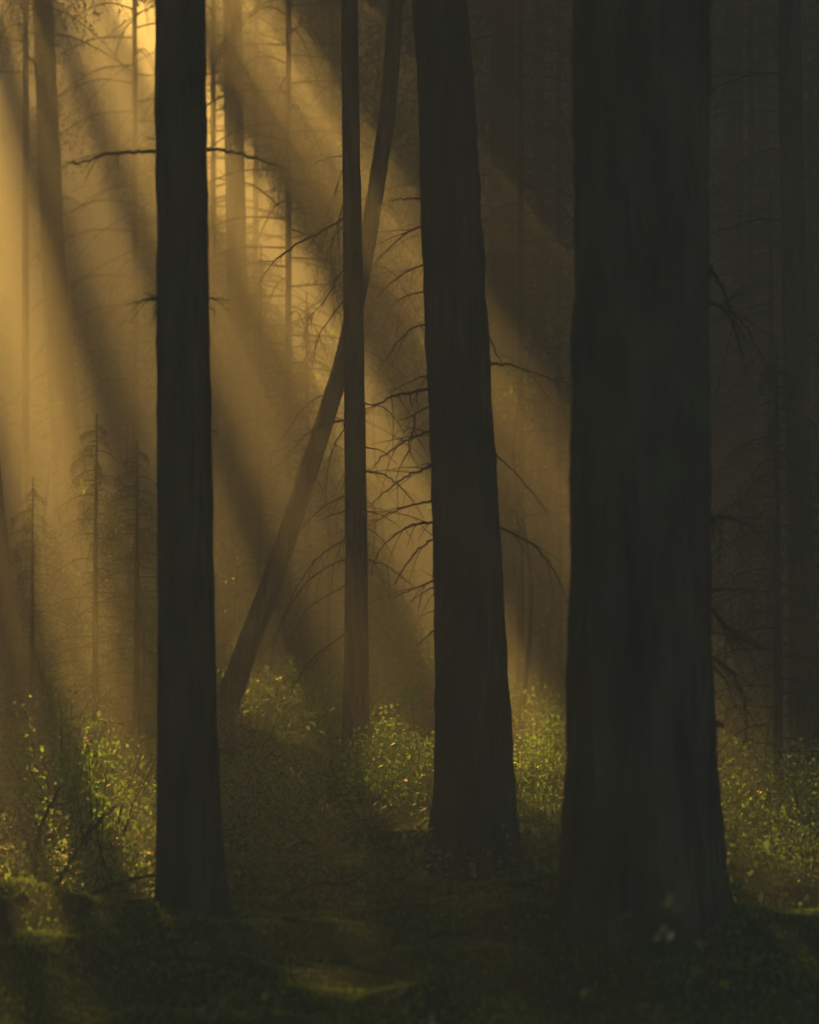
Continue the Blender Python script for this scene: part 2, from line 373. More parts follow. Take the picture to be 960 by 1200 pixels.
for pix, r, tw in (
    (m([(610, 245), (585, 255), (480, 320), (400, 420), (330, 560), (300, 640)]), .009, 4), (m([(610, 330), (580, 338), (500, 370), (400, 460), (320, 600), (280, 720), (268, 860)]), .010, 4),
    (m([(610, 440), (580, 447), (500, 490), (420, 550), (380, 610)]), .009, 2), (m([(610, 620), (580, 645), (500, 700), (430, 770), (370, 860), (325, 960)]), .010, 3),
    (m([(590, 210), (560, 290), (530, 380), (520, 560)]), .005, 3), (m([(630, 540), (655, 545), (690, 556)]), .006, 0)):
    br(T_thin, 12.0, pix, r, tw, -.4)
br(T_thin, 12.0, [(418, 752), (432, 747), (446, 752)], .006, 0)
m = lambda L_: [(250+a/3.69, 100+b/3.69) for a, b in L_]
for pix, r, tw in (
    (m([(600, 555), (555, 578), (460, 635), (390, 670), (300, 730), (240, 790), (190, 862)]), .012, 5), (m([(590, 300), (555, 305), (480, 318), (430, 350)]), .006, 2),
    (m([(580, 340), (555, 375), (530, 450), (500, 540), (480, 600)]), .005, 3), (m([(560, 520), (540, 600), (545, 700), (550, 780)]), .006, 4),
    (m([(580, 780), (540, 830), (480, 930), (400, 1020)]), .008, 5), (m([(590, 900), (540, 960), (470, 1060), (440, 1130)]), .007, 4),
    (m([(560, 610), (530, 640), (510, 700), (512, 780)]), .005, 2)):
    br(T_thin, 12.0, pix, r, tw, .3)
for pix, r, tw in (([(428, 240), (445, 238), (460, 244), (470, 262)], .007, 2), ([(440, 310), (462, 322), (480, 350), (492, 372)], .007, 2),
    ([(425, 330), (455, 342), (476, 366), (485, 400)], .006, 2), ([(412, 400), (398, 420), (390, 455), (384, 500)], .007, 3),
    ([(370, 560), (378, 575), (376, 588)], .006, 0), ([(372, 520), (350, 528), (325, 545), (310, 560)], .007, 2),
    ([(390, 460), (365, 470), (340, 500), (320, 530)], .008, 3), ([(365, 540), (345, 550), (335, 560)], .006, 1)):
    br(T_lean, 13.5, pix, r, tw, -.2)

# other trunks deeper in the mist
def simple_tree(name, label, path, d, seed, group=None, mat=M_bark2, nb=0, flare=.15, rough=.004, htop=13.5, cat='tree'):
    rt = tree(name, label, cat, path, d, mat=mat, seg=22, step=.16, rough=rough, flare=flare, seed=seed, group=group, htop=htop)
    for k in range(nb):
        py = random.uniform(60, 760); t = np.interp(py, [p[1] for p in path], [p[0] for p in path]); s = random.choice((-1, 1)); ln = random.uniform(35, 90)*14/d
        dz = random.uniform(.1, .9)*ln
        br(rt, d, [(t, py), (t+s*ln*.35, py-ln*.05), (t+s*ln*.75, py+dz*.4), (t+s*ln, py+dz)], .010, random.randint(1, 4), random.uniform(-.8, .8), .3)
    return rt
simple_tree('pine_tree', 'reddish trunk cut by the left edge of the picture in the brightest light', [(-75, 0, 30), (-48, 300, 34), (-14, 600, 42), (-4, 760, 54), (0, 868, 66)], 14.5, 3.3, nb=0, flare=.05)
simple_tree('pine_tree', 'broad misty trunk between the left edge and the dark left trunk', [(50, 0, 24), (62, 300, 27), (80, 550, 36), (88, 700, 44), (92, 850, 60)], 21.0, 5.1, nb=5)
simple_tree('pine_tree', 'dim upright trunk behind the foot of the slanting tree', [(272, 0, 22), (277, 300, 24), (288, 600, 30), (296, 740, 36), (300, 800, 52)], 19.5, 6.6, nb=8)
simple_tree('pine_tree', 'faint trunk close behind the right side of the rough barked trunk', [(590, 0, 30), (588, 300, 30), (590, 600, 32), (592, 880, 36)], 19.0, 8.2, nb=5)
simple_tree('pine_tree', 'thin faint trunk showing in the gap beside the thickest trunk', [(630, 0, 9), (634, 300, 10), (636, 600, 12), (640, 830, 13)], 21.0, 1.2, nb=9)
simple_tree('pine_tree', 'dark trunk near the right edge half hidden by hanging spruce twigs', [(925, 0, 26), (930, 300, 28), (938, 600, 30), (944, 930, 36)], 11.5, 2.8, mat=M_bark, nb=6)
simple_tree('pine_tree', 'faint trunk between the thickest trunk and the right edge', [(862, 0, 15), (866, 400, 16), (870, 850, 20)], 24, 1.8, nb=6)
far_spec = [(135, 34, 16), (330, 32, 13), (376, 38, 12), (452, 36, 12), (492, 33, 8), (655, 33, 11), (846, 31, 13), (900, 28, 18), (20, 42, 14),
            (905, 42, 12), (560, 40, 14), (-60, 26, 20), (1010, 22, 26), (-130, 18, 30), (1080, 15, 34), (-210, 22, 30), (1180, 20, 30), (700, 36, 16), (790, 30, 18), (1260, 14, 40), (-320, 15, 44)]
for k, (px, d, w) in enumerate(far_spec):
    zb = H((px-CX)/F*d, d); pyb = HY-(zb-CAMZ)*F/d
    lean = random.uniform(-14, 14)
    inf = -20 < px < 980
    simple_tree('pine_tree', 'far slender trunk fading into the mist' if inf else 'slender trunk beyond the edge of the picture', [(px+lean, -100, w*.75), (px+lean*.4, 350, w*.9), (px, pyb, w*1.15)], d, k*1.7, group='far trunks in the mist', nb=3 if d < 34 and inf else 0, htop=15)

# ------------------------------------------------------------------ spruce with hanging sprays (understorey)
def make_spruce(h, seed, nbr=46, dead=.35, mat=M_needle, spread=1.0, dens=1.0, nsz=.075):
    random.seed(seed)
    tr = MB(); tube(tr, [(0, 0, -.1), (0.01, 0, h*.5), (0, .02, h)], [.012*h, .008*h, .002*h], 8)
    cr = MB(); bw = MB(); cs, dr = [], []
    for k in range(nbr):
        t = (k+.5)/nbr; z = h*(.08+.9*t); ln = spread*h*.28*(1-t)**.75+.1; az = k*2.4+random.uniform(-.4, .4)
        u = np.array([math.cos(az), math.sin(az), 0])
        pts = [np.array([0, 0, z]), u*ln*.4+np.array([0, 0, z-.02*ln]), u*ln*.8+np.array([0, 0, z-.22*ln]), u*ln+np.array([0, 0, z-.42*ln])]
        c = spline(pts, 5); tube(bw, c, np.linspace(.010, .003, len(c)), 4)
        if random.random() < dead: 
            continue
        n = int(110*ln*dens)
        ii = rng.integers(2, len(c), n); off = rng.normal(size=(n, 3))*np.array([.10, .10, .05])*ln
        drop = np.abs(rng.normal(size=n))*.22*ln
        p = c[ii]+off; p[:, 2] -= drop
        cs.append(p); dd = np.tile(u*.6+np.array([0, 0, -.9]), (n, 1)); dr.append(dd)
    cs = np.concatenate(cs); dr = np.concatenate(dr)
    V, Fq = leaves(cs, nsz, 0, .2, .1, dr); cr.add(V, Fq)
    return tr, bw, cr, mat
def proto_spruce(name, args):
    tr, bw, cr, mat = make_spruce(*args, dens=5.0, nsz=.05)
    rt = empty(name, (0, 0, 0)); tr.build('trunk', M_bark2, rt, True); bw.build('branches', M_twig, rt, True); cr.build('foliage', mat, rt)
    return rt
def kids(o): return [c for c in o.children]
def copy_tree(o, parent=None):
    c = o.copy(); col.objects.link(c)
    if parent is not None: c.parent = parent; c.matrix_parent_inverse = o.matrix_parent_inverse
    for ch in kids(o): copy_tree(ch, c)
    return c
protoA = proto_spruce('young_spruce', (4.5, 11, 60, .25))
protoB = proto_spruce('young_spruce', (6.5, 12, 80, .35))
used = set()
def place(proto, x, y, rz, s, label, cat, group=None, dz=0):
    o = copy_tree(proto) if id(proto) in used else proto; used.add(id(proto))
    o.location = (x, y, H(x, y)+dz); o.rotation_euler = (0, 0, rz); o.scale = (s, s, s)
    for k in ('label', 'category', 'group'):
        if k in o: del o[k]
    tag(o, label, cat, group); return o
def pxx(px, d): return (px-CX)/F*d
G_sp = 'young spruces in the mist'
place(protoA, pxx(925, 9.6), 9.9, 1.0, .56, 'dark young spruce with hanging twigs at the right edge', 'spruce')
place(protoB, pxx(905, 14), 14, 2.0, .62, 'taller dim spruce behind the hanging twigs on the right', 'spruce')
place(protoA, pxx(360, 17.5), 17.5, .4, .75, 'bushy spruce filling the shade under the slanting trunk', 'spruce')
for (px, d, s, pr) in ((150, 21, .6, 0), (305, 18.5, .85, 0), (270, 20, .7, 1), (215, 26, .6, 1), (645, 24, .6, 0), (655, 30, .9, 1), (870, 19, .9, 1), (950, 21, 1.0, 1),
                       (100, 30, .7, 1), (300, 33, .7, 1), (800, 26, 1.0, 1), (720, 22, 1.0, 0), (1030, 16, .9, 0), (-80, 26, .6, 0)):
    place((protoA, protoB)[pr], pxx(px, d), d, random.uniform(0, 6), s, 'dim spruce half dissolved in the mist deep in the wood', 'spruce', G_sp)

for (px, d, s_, lab) in ((112, 13.2, .50, 'low spruce added to dim the misty light left of the dark left trunk'), (38, 13.8, .40, 'small spruce added to dim the mist beside the foot of the reddish trunk at the left edge'),  # left-hand spruces added to cover bright mist and shade what lies below
        (160, 12.4, .46, 'narrow spruce added to dim the mist, almost touching the dark left trunk'), (305, 15.2, .42, 'low dark spruce under the slanting trunk'), (385, 15.6, .36, 'low dark spruce close behind the foot of the slim trunk')):
    place(protoA, pxx(px, d), d, random.uniform(0, 6), s_, lab, 'spruce')

# tall spruces, crowns above eye level, added to screen the bright mist
def screening_spruce(x, y, rz, sc, seed, zmin, spread):
    tr, bw, cr, mat = make_spruce(13, seed, 130, .15, M_needle, spread, 4.5, .058)
    z0 = H(x, y); c_, s_ = math.cos(rz), math.sin(rz)
    rt = empty('screening_spruce', (x, y, z0))
    for nm, mbx, mt in (('trunk', tr, M_bark2), ('branches', bw, M_twig), ('foliage', cr, mat)):
        Vx = np.concatenate(mbx.V).astype(float)*sc; Fx = np.concatenate(mbx.F)
        if nm == 'trunk': Vx[:, :2] *= .22
        Vx = np.stack([Vx[:, 0]*c_-Vx[:, 1]*s_+x, Vx[:, 0]*s_+Vx[:, 1]*c_+y, Vx[:, 2]+z0], 1)
        if nm != 'trunk':
            k = (Vx[Fx][:, :, 2] > zmin).all(axis=1)
            fc = Vx[Fx].mean(axis=1); rho, slope, front = lanes(fc)
            slope = slope+rng.normal(size=len(slope))*.012+np.array([.045*noise.noise((a*1.3, b*1.3, c*1.3)) for a, b, c in fc])
            for (s0, s1, r0, r1, op) in OPEN:
                if op > .55 and nm == 'foliage': k &= ~(front & (slope > s0-.004) & (slope < s1+.004) & (rho > r0-.05) & (rho < r1+.05))  # foliage cleared along the light lanes so the shafts pass
            Fx = Fx[k]
        mesh_obj(nm, Vx, Fx, mt, rt, nm != 'foliage')
    return rt
for q, (px, d, s, zm, sp, lab) in enumerate((
        (338, 17.8, 1.0, 1.6, .40, 'spruce with drooping sprays behind the crossing of the slanting trunk and the slim trunk'),
        (250, 20, 1.1, 2.6, .44, 'tall spruce with hanging sprays just right of the dark left trunk'),
        (530, 16.8, 1.0, 3.3, .50, 'spruce crown hanging above the golden glow behind the rough barked trunk'),
        (300, 21.5, 1.1, 3.0, .44, 'tall spruce with hanging sprays between the dark left trunk and the slanting trunk'),
        (158, 20.5, 1.1, 2.4, .34, 'tall spruce with hanging sprays just left of the dark left trunk'),
        (30, 19, 1.1, 6.0, .40, 'spruce crown high over the brightest light at the left edge'),
        (610, 16.5, 1.0, 2.3, .30, 'spruce with lit sprays in the gap left of the thickest trunk'),
        (655, 19, 1.0, 1.5, .34, 'dim spruce partly hidden by the thickest trunk'),
        (390, 21, 1.1, 4.6, .45, 'dim spruce crown far behind the top of the slim trunk'),
        (880, 18, 1.0, 1.8, .45, 'dim spruce with long sprays right of the thickest trunk'), (970, 20, 1.1, 1.5, .45, 'dim spruce behind the right edge of the picture'))):
    o = screening_spruce(pxx(px, d), d, q*1.3, s, 50+q, zm, sp)
    tag(o, lab, 'spruce', 'tall spruces screening the bright mist')

# ------------------------------------------------------------------ broad-leaved saplings
def make_sapling(h, seed, nb=14, nl=26, ls=.05, mat=M_dec):
    random.seed(seed); st = MB(); cs = []; dr = []
    c = spline([(0, 0, -.05), (.03*h, .01, h*.35), (-.01*h, .02*h, h*.7), (.04*h, 0, h)], 6)
    tube(st, c, np.linspace(.006*h+.003, .003, len(c)), 6)
    for k in range(nb):
        t = .25+.75*(k+.5)/nb; p0 = c[int(t*(len(c)-1))]; az = k*2.4+random.random(); ln = h*random.uniform(.12, .3)
        u = np.array([math.cos(az), math.sin(az), random.uniform(.1, .5)])
        b = spline([p0, p0+u*ln*.5, p0+u*ln+np.array([0, 0, -.12*ln])], 4); tube(st, b, np.linspace(.004, .0015, len(b)), 4)
        ii = rng.integers(2, len(b), nl); q = b[ii]+rng.normal(size=(nl, 3))*.055*h/2.0; cs.append(q)
    V, Fq = leaves(np.concatenate(cs), ls, .8, .6, .2)
    rt = empty('sapling', (0, 0, 0)); st.build('stem', M_twig, rt, True); lm = MB(); lm.add(V, Fq); lm.build('foliage', mat, rt)
    return rt
sapA = make_sapling(3.0, 21, 16, 22, .055); sapB = make_sapling(2.0, 22, 12, 16, .045)
G_sa = 'broad-leaved saplings in the wood'
for (px, d, s, pr, lab) in ((163, 13.0, .60, 0, 'sapling with small sunlit leaves just left of the dark left trunk'),
        (320, 19, .8, 0, 'leafy sapling in the shade left of the slanting trunk'),
        (275, 15.5, .62, 1, 'sapling with pale leaves right behind the dark left trunk'),
        (445, 22, 1.1, 0, 'tall sapling catching light between the slanting trunk and the rough trunk'),
        (610, 15, 1.05, 0, 'tall leafy sapling glowing in the gap left of the thickest trunk'),
        (640, 15.5, .55, 1, 'low bushy sapling at the foot of the gap left of the thickest trunk'),
        (860, 15, .7, 1, 'sapling with a few lit leaves right of the thickest trunk'),
        (385, 20, 1.0, 0, 'sapling seen through the bare branches left of the slim trunk')):
    place((sapA, sapB)[pr], pxx(px, d), d, random.uniform(0, 6), s, lab, 'sapling')
for (px, d, s, pr) in ((60, 20, .8, 0), (140, 18, .6, 1), (490, 26, 1.0, 0), (400, 25, 1.0, 0), (580, 22, .9, 0), (200, 22, 1.1, 0), (900, 17, .7, 1)):
    place((sapA, sapB)[pr], pxx(px, d), d, random.uniform(0, 6), s, 'thin leafy sapling blurred by the mist', 'sapling', G_sa)

# small single-stemmed seedling standing in front of the glow
rt = empty('seedling', P(490, 915, 10.8)); tag(rt, 'tiny seedling with a tuft of large leaves left of the rough barked trunk', 'seedling')
st = MB(); c = spline([P(492, 915, 11), P(490, 880, 11), P(485, 850, 11), P(482, 818, 11)], 5); tube(st, c, np.linspace(.004, .002, len(c)), 5); st.build('stem', M_twig, rt, True)
lf = [(474, 812), (468, 809), (484, 806), (492, 803), (487, 818), (478, 822), (466, 823), (490, 824), (482, 814), (476, 816)]
def broad_leaf(p0, dirv, ln, wd, tilt):
    d1 = Vector(dirv).normalized(); nrm = Vector((.15, -.75, tilt)).normalized(); sd_ = d1.cross(nrm).normalized(); up_ = sd_.cross(d1)
    prof = [(0, 0), (.12, .45), (.35, .95), (.6, 1), (.82, .6), (1, 0)]
    Vv = []; Ff = []
    for t, w_ in prof:
        c_ = p0+d1*ln*t-up_*ln*.12*t*t
        Vv += [c_-sd_*wd*.5*w_+up_*.12*wd*w_, c_, c_+sd_*wd*.5*w_+up_*.12*wd*w_]
    for i in range(5):
        k = i*3; Ff += [[k, k+1, k+4, k+3], [k+1, k+2, k+5, k+4]]
    lm = MB(); lm.add([tuple(v) for v in Vv], Ff); return lm
for (a, b, dx, dz, ln) in ((481, 815, -1, .25, .085), (482, 813, -.6, .8, .07), (483, 813, .55, .75, .075), (484, 815, 1, .35, .085), (483, 818, .9, -.35, .07), (480, 818, -.9, -.35, .075), (485, 812, .9, .9, .06), (482, 817, .1, -.6, .05)):
    p0 = P(a, b, 11.0); ln *= .8; lm = broad_leaf(p0, (dx, random.uniform(-.3, .3), dz), ln, ln*.42, random.uniform(.2, .7)); lm.build('leaf', M_dec, rt)
for (a, b, dx) in ((487, 855, .9), (487, 855, -.8)):
    broad_leaf(P(a, b, 11), (dx, 0, .3), .045, .025, .5).build('leaf', M_dec, rt)

# ------------------------------------------------------------------ bilberry bushes
def make_bush(seed, h=.38, r=.34, n=900, ls=.018, mat=M_bil):
    random.seed(seed); st = MB(); cs = []
    for k in range(26):
        az = random.uniform(0, 6.28); rr = r*math.sqrt(random.random()); hh = h*random.uniform(.6, 1.1)*(1-.35*(rr/r)**2)
        tip = np.array([math.cos(az)*rr, math.sin(az)*rr, hh])
        b = spline([(tip[0]*.3, tip[1]*.3, -.03), (tip[0]*.6, tip[1]*.6, hh*.5), tip], 4); tube(st, b, np.linspace(.0028, .001, len(b)), 3)
        m_ = n//26; ii = rng.integers(3, len(b), m_); cs.append(b[ii]+rng.normal(size=(m_, 3))*np.array([.045, .045, .035]))
    V, Fq = leaves(np.concatenate(cs), ls, .6, .62, .2)
    rt = empty('bilberry_bush', (0, 0, 0)); st.build('stems', M_twig, rt); lm = MB(); lm.add(V, Fq); lm.build('foliage', mat, rt)
    return rt
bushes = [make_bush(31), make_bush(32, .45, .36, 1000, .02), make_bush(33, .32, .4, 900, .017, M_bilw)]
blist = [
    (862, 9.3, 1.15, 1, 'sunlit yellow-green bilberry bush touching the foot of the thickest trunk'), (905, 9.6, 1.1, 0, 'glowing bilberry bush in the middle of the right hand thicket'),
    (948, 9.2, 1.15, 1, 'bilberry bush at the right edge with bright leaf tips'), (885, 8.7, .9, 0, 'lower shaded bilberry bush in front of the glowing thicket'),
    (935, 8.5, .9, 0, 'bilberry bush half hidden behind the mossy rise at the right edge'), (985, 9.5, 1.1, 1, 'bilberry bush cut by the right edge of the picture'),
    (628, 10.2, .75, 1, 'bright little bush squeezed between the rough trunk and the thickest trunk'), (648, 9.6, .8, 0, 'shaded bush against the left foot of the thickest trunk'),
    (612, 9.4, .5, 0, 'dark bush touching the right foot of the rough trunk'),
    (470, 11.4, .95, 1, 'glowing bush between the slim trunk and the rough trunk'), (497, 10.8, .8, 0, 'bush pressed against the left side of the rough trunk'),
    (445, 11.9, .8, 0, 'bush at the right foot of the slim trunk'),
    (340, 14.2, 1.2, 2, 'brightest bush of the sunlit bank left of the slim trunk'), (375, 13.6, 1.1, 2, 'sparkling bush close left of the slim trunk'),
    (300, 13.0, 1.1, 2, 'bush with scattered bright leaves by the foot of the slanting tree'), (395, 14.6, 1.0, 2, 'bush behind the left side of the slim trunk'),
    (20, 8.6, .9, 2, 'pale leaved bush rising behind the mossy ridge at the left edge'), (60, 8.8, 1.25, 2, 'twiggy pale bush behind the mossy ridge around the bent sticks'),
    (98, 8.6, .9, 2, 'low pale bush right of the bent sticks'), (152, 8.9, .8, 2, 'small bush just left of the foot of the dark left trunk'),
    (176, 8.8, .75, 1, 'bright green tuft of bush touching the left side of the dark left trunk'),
    (112, 9.5, 1.6, 0, 'tall unlit bush added to hide lit ground left of the dark left trunk behind the bent sticks'), (72, 10.0, 1.6, 1, 'large shaded bush added to hide lit ground under the glow at the left'),  # two large bushes added to cover brightly lit ground
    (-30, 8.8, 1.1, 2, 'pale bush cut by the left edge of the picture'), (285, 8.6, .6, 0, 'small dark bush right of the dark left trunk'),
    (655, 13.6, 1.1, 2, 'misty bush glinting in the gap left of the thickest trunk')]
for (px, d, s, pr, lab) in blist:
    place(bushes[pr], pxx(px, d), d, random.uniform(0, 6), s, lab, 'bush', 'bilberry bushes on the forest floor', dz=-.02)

for (px, d) in ((275, 13.8), (322, 13.4), (355, 14.8), (392, 13.0), (330, 15.4), (288, 14.8), (372, 15.6), (262, 12.6), (410, 14.2), (455, 12.2), (480, 12.0), (508, 11.6), (440, 10.9), (375, 12.0),
                (890, 10.2), (925, 10.0), (965, 9.9), (868, 10.4), (640, 11.2), (615, 11.4), (345, 11.0), (290, 10.6), (425, 9.9), (130, 12.0), (70, 12.6), (30, 12.0)):
    place(bushes[random.randrange(3)], pxx(px, d), d, random.uniform(0, 6), random.uniform(.65, .95), 'knee high bilberry bush merging with its neighbours on the forest floor', 'bush', 'bilberry bushes merging on the forest floor', dz=-.03)

# ------------------------------------------------------------------ ground cover that nobody could count
def scatter(n, x0, x1, y0, y1):
    Y = rng.uniform(y0, y1, n); X = rng.uniform(x0, x1, n); return X, Y
def inview(X, Y, m=.5): return np.abs(X) < .215*Y+m
mb = MB()
for (n, y0, y1, hh, ls) in ((40000, 7.9, 12, .22, .021), (72000, 11, 19, .28, .024), (42000, 18, 34, .6, .04)):
    X, Y = scatter(n*2, -.215*y1-1.5, .215*y1+1.5, y0, y1); k = inview(X, Y, 1.2); X, Y = X[k], Y[k]
    cl = np.array([noise.noise((a*1.1, b*1.1, 2.2))+.6*noise.noise((a*3, b*3, 1)) for a, b in zip(X, Y)])
    k = cl > rng.uniform(-.6, .45, len(X)); X, Y, cl = X[k], Y[k], cl[k]
    Z = Hn(X, Y)+hh*rng.random(len(X))**.8*(1+1.3*np.clip(cl, -.6, .9))
    V, Fq = leaves(np.stack([X, Y, Z], 1), ls*(.65+1.5*rng.random(len(X))**3), .7, .6, .2); mb.add(V, Fq)
u = mb.build('undergrowth', M_und); tag(u, 'low leafy undergrowth covering the forest floor', 'undergrowth', kind='stuff')
mb = MB()
X, Y = scatter(120000, -2.6, 2.6, 4.8, 9.4); k = inview(X, Y, .5); X, Y = X[k], Y[k]
cl = np.array([noise.noise((a*2.1, b*2.1, 7.2)) for a, b in zip(X, Y)]); k = cl > rng.uniform(-.6, .35, len(X)); X, Y = X[k], Y[k]
Z = Hn(X, Y)+.007
dd = np.tile(np.array([0, 0, 1.1]), (len(X), 1)); V, Fq = leaves(np.stack([X, Y, Z], 1), .018, 0, .3, .1, dd); mb.add(V, Fq)
u = mb.build('moss', M_moss); tag(u, 'green moss over the near mounds', 'moss', kind='stuff')
mb = MB()
X, Y = scatter(5200, -2.2, 2.4, 4.4, 8.2); k = inview(X, Y, .4); X, Y = X[k], Y[k]
cl = np.array([noise.noise((a*1.6+9, b*1.6, 3.2)) for a, b in zip(X, Y)]); k = (cl+.10*(X > -.4)) > rng.uniform(-.1, .45, len(X)); X, Y = X[k], Y[k]
Z = Hn(X, Y)+.10*rng.random(len(X))
V, Fq = leaves(np.stack([X, Y, Z], 1), .02, .7, .6, .2); mb.add(V, Fq)
u = mb.build('ground_leaves', M_und); tag(u, 'small leafy ground plants on the near forest floor', 'ground cover', kind='stuff')

# nearest plants, out of focus at the bottom of the picture
def near_plant(px, py, d, label, hpx, lean, n=16, ls=.03, mat=M_bilw):
    top = P(px, py, d); x = pxx(px-lean, d); z0 = H(x, d)
    rt = empty('leafy_sprig', (x, d, z0)); tag(rt, label, 'sprig')
    st = MB(); c = spline([(x, d, z0-.02), ((x*.6+top.x*.4), d, z0*.5+top.z*.5), tuple(top)], 6); tube(st, c, np.linspace(.003, .0015, len(c)), 4); st.build('stem', M_twig, rt)
    ii = rng.integers(len(c)//2, len(c), n); q = c[ii]+rng.normal(size=(n, 3))*.016
    dr = np.tile(np.array([.8*np.sign(lean or 1), 0, .5]), (n, 1))
    V, Fq = leaves(q, ls, .5, .55, .2, dr); lm = MB(); lm.add(V, Fq); lm.build('foliage', mat, rt)
near_plant(785, 1062, 5.0, 'blurred pale sprig leaning right before the thickest trunk', 80, 40, 22, .032)
near_plant(822, 1086, 5.2, 'shorter blurred sprig right of the leaning pale sprig', 60, 20, 10, .026)
near_plant(735, 1068, 5.3, 'faint blurred sprig left of the leaning pale sprig', 60, 20, 8, .022, M_und)
near_plant(505, 1135, 5.4, 'low sprig with two bright leaves at the bottom centre', 40, 10, 10, .03)
near_plant(318, 1150, 5.2, 'small green sprig at the bottom below the dark left trunk', 40, 8, 14, .032, M_dec)
near_plant(690, 1155, 4.9, 'blurred sprig at the bottom below the thickest trunk', 50, 20, 9, .026, M_und)
near_plant(475, 1180, 5.0, 'sprig with glinting leaves at the very bottom edge', 30, 12, 10, .028)
near_plant(840, 1160, 4.8, 'dim blurred sprig at the bottom right', 50, -20, 10, .026, M_und)

# sticks
def stick(label, pix, d, r, tw=0, cat='stick', dd=0):
    pts = [P(a, b, d+dd*k/(len(pix)-1)) for k, (a, b) in enumerate(pix)]
    mb = MB(); c = spline(pts, 7); c[1:-1] += rng.normal(size=(len(c)-2, 3))*r*.3; rr = np.linspace(r, r*.4, len(c)); tube(mb, c, rr, 7, .15)
    for k in range(tw):
        i = random.randint(3, len(c)-3); e = c[i]+rng.normal(size=3)*.08+np.array([0, 0, .08]); tube(mb, spline([c[i], (c[i]+e)/2+rng.normal(size=3)*.01, e], 3), np.linspace(rr[i]*.6, rr[i]*.2, 7), 4)
    o = mb.build('fallen_branch', M_twig, None, True, origin=pts[0]); tag(o, label, cat)
stick('curved dark stick standing up behind the mossy ridge', [(42, 1060), (41, 1010), (50, 965), (72, 921)], 8.3, .014, 3)
stick('thin straight stick slanting right out of the ridge', [(58, 1052), (80, 1012), (105, 975), (136, 944)], 8.3, .010, 3)
stick('fallen stick lying against the foot of the dark left trunk', [(84, 1055), (120, 1043), (150, 1032), (192, 1024)], 8.0, .012, 1)
stick('short dark stick at the left edge on the moss', [(-6, 1040), (4, 1072), (12, 1098)], 7.0, .012)
stick('long thin stick lying across the moss right of the dark left trunk', [(330, 1076), (385, 1086), (440, 1090), (520, 1091)], 7.35, .010, 2, dd=.2)
random.seed(5)
for k, (px, py, lab) in enumerate(((560, 1100, 'thin twig on the dark ground below the rough barked trunk'), (440, 1140, 'crooked twig lying at the bottom centre'), (900, 1110, 'twig lying on the dark mound at the right'),
        (640, 1120, 'twig lying left of the foot of the thickest trunk'), (250, 1130, 'twig lying on the moss below the dark left trunk'), (380, 1040, 'twig sticking up from the dark undergrowth in the middle'))):
    d = 1.5*F/(py-HY); a = random.uniform(-.4, .4); l = random.uniform(30, 60)
    stick(lab, [(px-l, py-a*l), (px-l*.2, py-4), (px+l*.5, py+a*l*.3), (px+l, py+a*l-6)], d, .006, 2)
stick('thin stick on the dark moss at lower left', [(102, 1098), (130, 1125), (150, 1138), (172, 1150)], 6.3, .007)

# ------------------------------------------------------------------ unseen leaf roof shaped for the light, and the wood behind
# gaps cut in the unseen leaf roof to aim the light: (slope lo, slope hi, rho lo, rho hi, openness); slope tells the plane through the sun the light comes down in,
# rho how far from the viewer's own line to the sun it passes
def Zc(y): return np.maximum(11.5, 1.5+.285*y+1.6)
def shading_canopy_layer(n, zone_only, size):
    X = rng.uniform(-42, 26, n); Y = rng.uniform(-6, 78, n)
    if zone_only:
        X = rng.uniform(-20, 22, n); Y = rng.uniform(12, 62, n)
    Z = Zc(Y)+rng.random(n)*(1.0 if zone_only else 1.6)
    C = np.stack([X, Y, Z], 1); rho, slope, front = lanes(C)
    zone = front & (slope > .04) & (slope < 1.0) & (rho > 3.3) & (rho < 17.5) & (Y > 12.5) & (Y < 61.5) & (np.abs(X-1) < 20.5)
    k = zone if zone_only else ~zone
    C, rho, slope, front = C[k], rho[k], slope[k], front[k]
    cln = np.array([noise.noise((a*.5, b*.5, 0)) for a, b in zip(C[:, 0], C[:, 1])])
    cl3 = np.array([noise.noise((a*1.9, b*1.9, 5)) for a, b in zip(C[:, 0], C[:, 1])])
    cl5 = np.array([noise.noise((a*1.15+7, b*.8, 9)) for a, b in zip(C[:, 0], C[:, 1])])
    T = np.full(len(C), 1e-4)
    sm = lambda t: np.clip(t, 0, 1)**2*(3-2*np.clip(t, 0, 1))
    for (s0, s1, r0, r1, op) in OPEN:
        big = s1-s0 > .06
        sj = slope+(.008*cln+.012*cl3)*big; rj = rho+.15*cln*big
        w_ = min(.055, (s1-s0)*.5)
        if r1-r0 > 4.5: w_ = .10
        wr = min(.5, (r1-r0)*.4)
        e = sm((sj-s0+.5*w_)/w_)*sm((s1-sj+.5*w_)/w_)*sm((rj-r0+.5*wr)/wr)*sm((r1-rj+.5*wr)/wr)
        if op > .97 and r1-r0 < 3: e = e*(.3+.7*sm(.8+2.0*cl5))
        T = np.maximum(T, op*e*front)
    keep = rng.random(len(C)) < np.clip(-np.log(np.maximum(T, 1e-4))/8.0, 0, 1)
    return quads(C[keep], size, .8, .95)
mbc = MB(); mbc.add(*shading_canopy_layer(270000, False, .74)); mbc.add(*shading_canopy_layer(620000, True, .30))
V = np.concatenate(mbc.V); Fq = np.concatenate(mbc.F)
cn = mesh_obj('shading_canopy', V, Fq, M_shading_canopy); tag(cn, 'unseen leaf roof overhead, added with gaps shaping the light shafts', 'shading_canopy', kind='stuff')

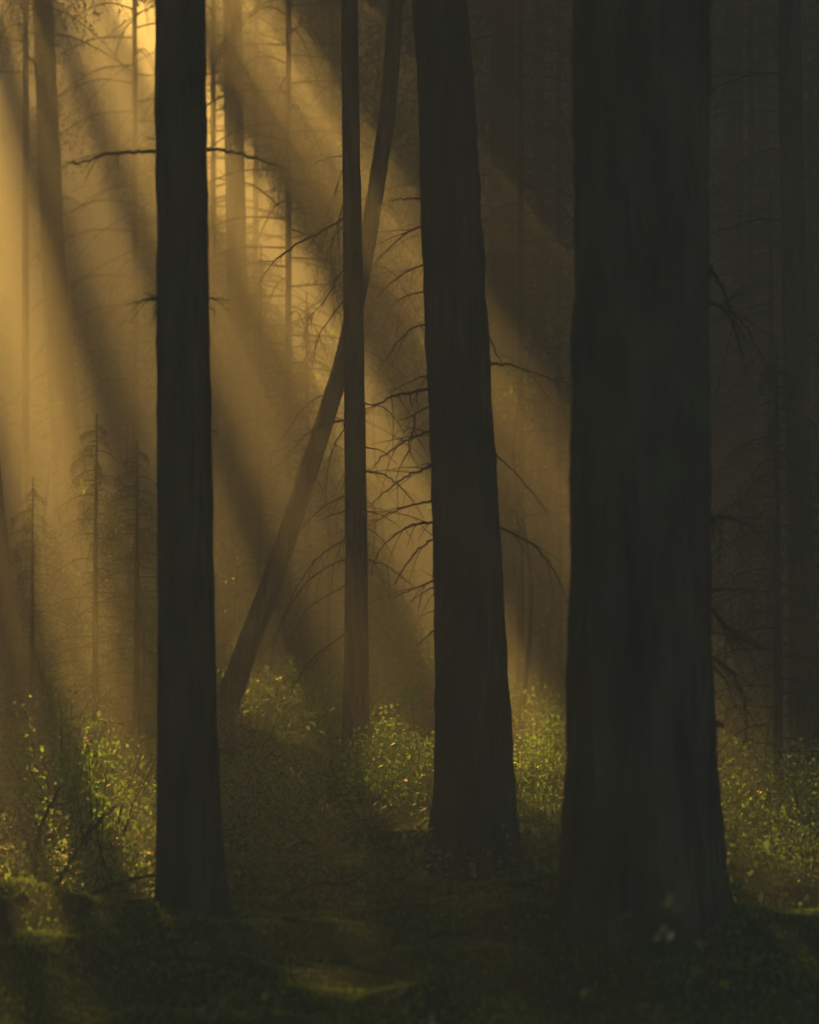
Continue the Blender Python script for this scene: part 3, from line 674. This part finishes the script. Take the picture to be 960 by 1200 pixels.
# wood behind: leaf masses and stems too many to count
mb = MB(); n = 70000
az = rng.uniform(-.62, .62, n); dd_ = rng.uniform(44, 62, n); X = dd_*np.sin(az); Y = dd_*np.cos(az)
Z = np.array([H(a, b) for a, b in zip(X, Y)])+rng.random(n)*(.262*dd_+.8)
V, Fq = quads(np.stack([X, Y, Z], 1), 1.3, 0, .7); mb.add(V, Fq)
fw = mb.build('distant_woods', M_far); tag(fw, 'dark mass of far trees closing the wood', 'distant woods', kind='stuff')

# ------------------------------------------------------------------ mist: one real body of haze filling the wood
mm, nt, N, L = new_mat('mist')
out = N.new('ShaderNodeOutputMaterial'); vs = N.new('ShaderNodeVolumeScatter')
vs.inputs['Color'].default_value = (1, .97, .90, 1); vs.inputs['Density'].default_value = SIGMA; vs.inputs['Anisotropy'].default_value = .55
L.new(vs.outputs['Volume'], out.inputs['Volume'])
y0, y1, y2, x0 = -8, 27, 70, 40
prof = [(y0, -3), (y2, -3), (y2, 1.5+.285*y2), (y1, 9.2), (y0, 9.2)]
V = [(-x0, a, b) for a, b in prof]+[(x0, a, b) for a, b in prof]
me = bpy.data.meshes.new('mist')
me.from_pydata(V, [], [(0, 1, 2, 3, 4), (9, 8, 7, 6, 5)]+[(i, i+5, (i+1) % 5+5, (i+1) % 5) for i in range(5)])
import bmesh
bm_ = bmesh.new(); bm_.from_mesh(me); bmesh.ops.recalc_face_normals(bm_, faces=bm_.faces); bm_.to_mesh(me); bm_.free()
me.materials.append(mm); mo = link(bpy.data.objects.new('mist', me)); tag(mo, 'golden morning mist filling the wood', 'mist', kind='stuff')

# ------------------------------------------------------------------ light
sd = bpy.data.lights.new('sun', 'SUN'); sd.energy = SUN_STRENGTH; sd.angle = R(.5); sd.color = (1.0, .54, .10)
so = bpy.data.objects.new('sun', sd); so.rotation_euler = (S*-1).to_track_quat('-Z', 'Y').to_euler(); so.location = (-10, 30, 25); link(so)
w = bpy.data.worlds.new('World'); scene.world = w; w.use_nodes = True
nt = w.node_tree; bg = nt.nodes['Background']
sky = nt.nodes.new('ShaderNodeTexSky'); sky.sky_type = 'NISHITA'; sky.sun_disc = False; sky.sun_elevation = sun_el; sky.sun_rotation = sun_az
mx = nt.nodes.new('ShaderNodeMix'); mx.data_type = 'RGBA'; mx.blend_type = 'MULTIPLY'; mx.inputs['Factor'].default_value = 1
nt.links.new(sky.outputs['Color'], mx.inputs[6]); mx.inputs[7].default_value = (1.1, .96, .72, 1)
nt.links.new(mx.outputs[2], bg.inputs['Color']); bg.inputs['Strength'].default_value = .055

# ------------------------------------------------------------------ render settings
scene.view_settings.view_transform = 'Standard'; scene.view_settings.look = 'None'
scene.view_settings.exposure = 0; scene.view_settings.gamma = 1
cy = scene.cycles
cy.film_exposure = 4.6
cy.max_bounces = 4; cy.diffuse_bounces = 2; cy.glossy_bounces = 1; cy.transmission_bounces = 3; cy.volume_bounces = 1; cy.transparent_max_bounces = 8
cy.use_denoising = True; cy.denoiser = 'OPENIMAGEDENOISE'
cy.sample_clamp_indirect = 3.0
cy.caustics_reflective = False; cy.caustics_refractive = False
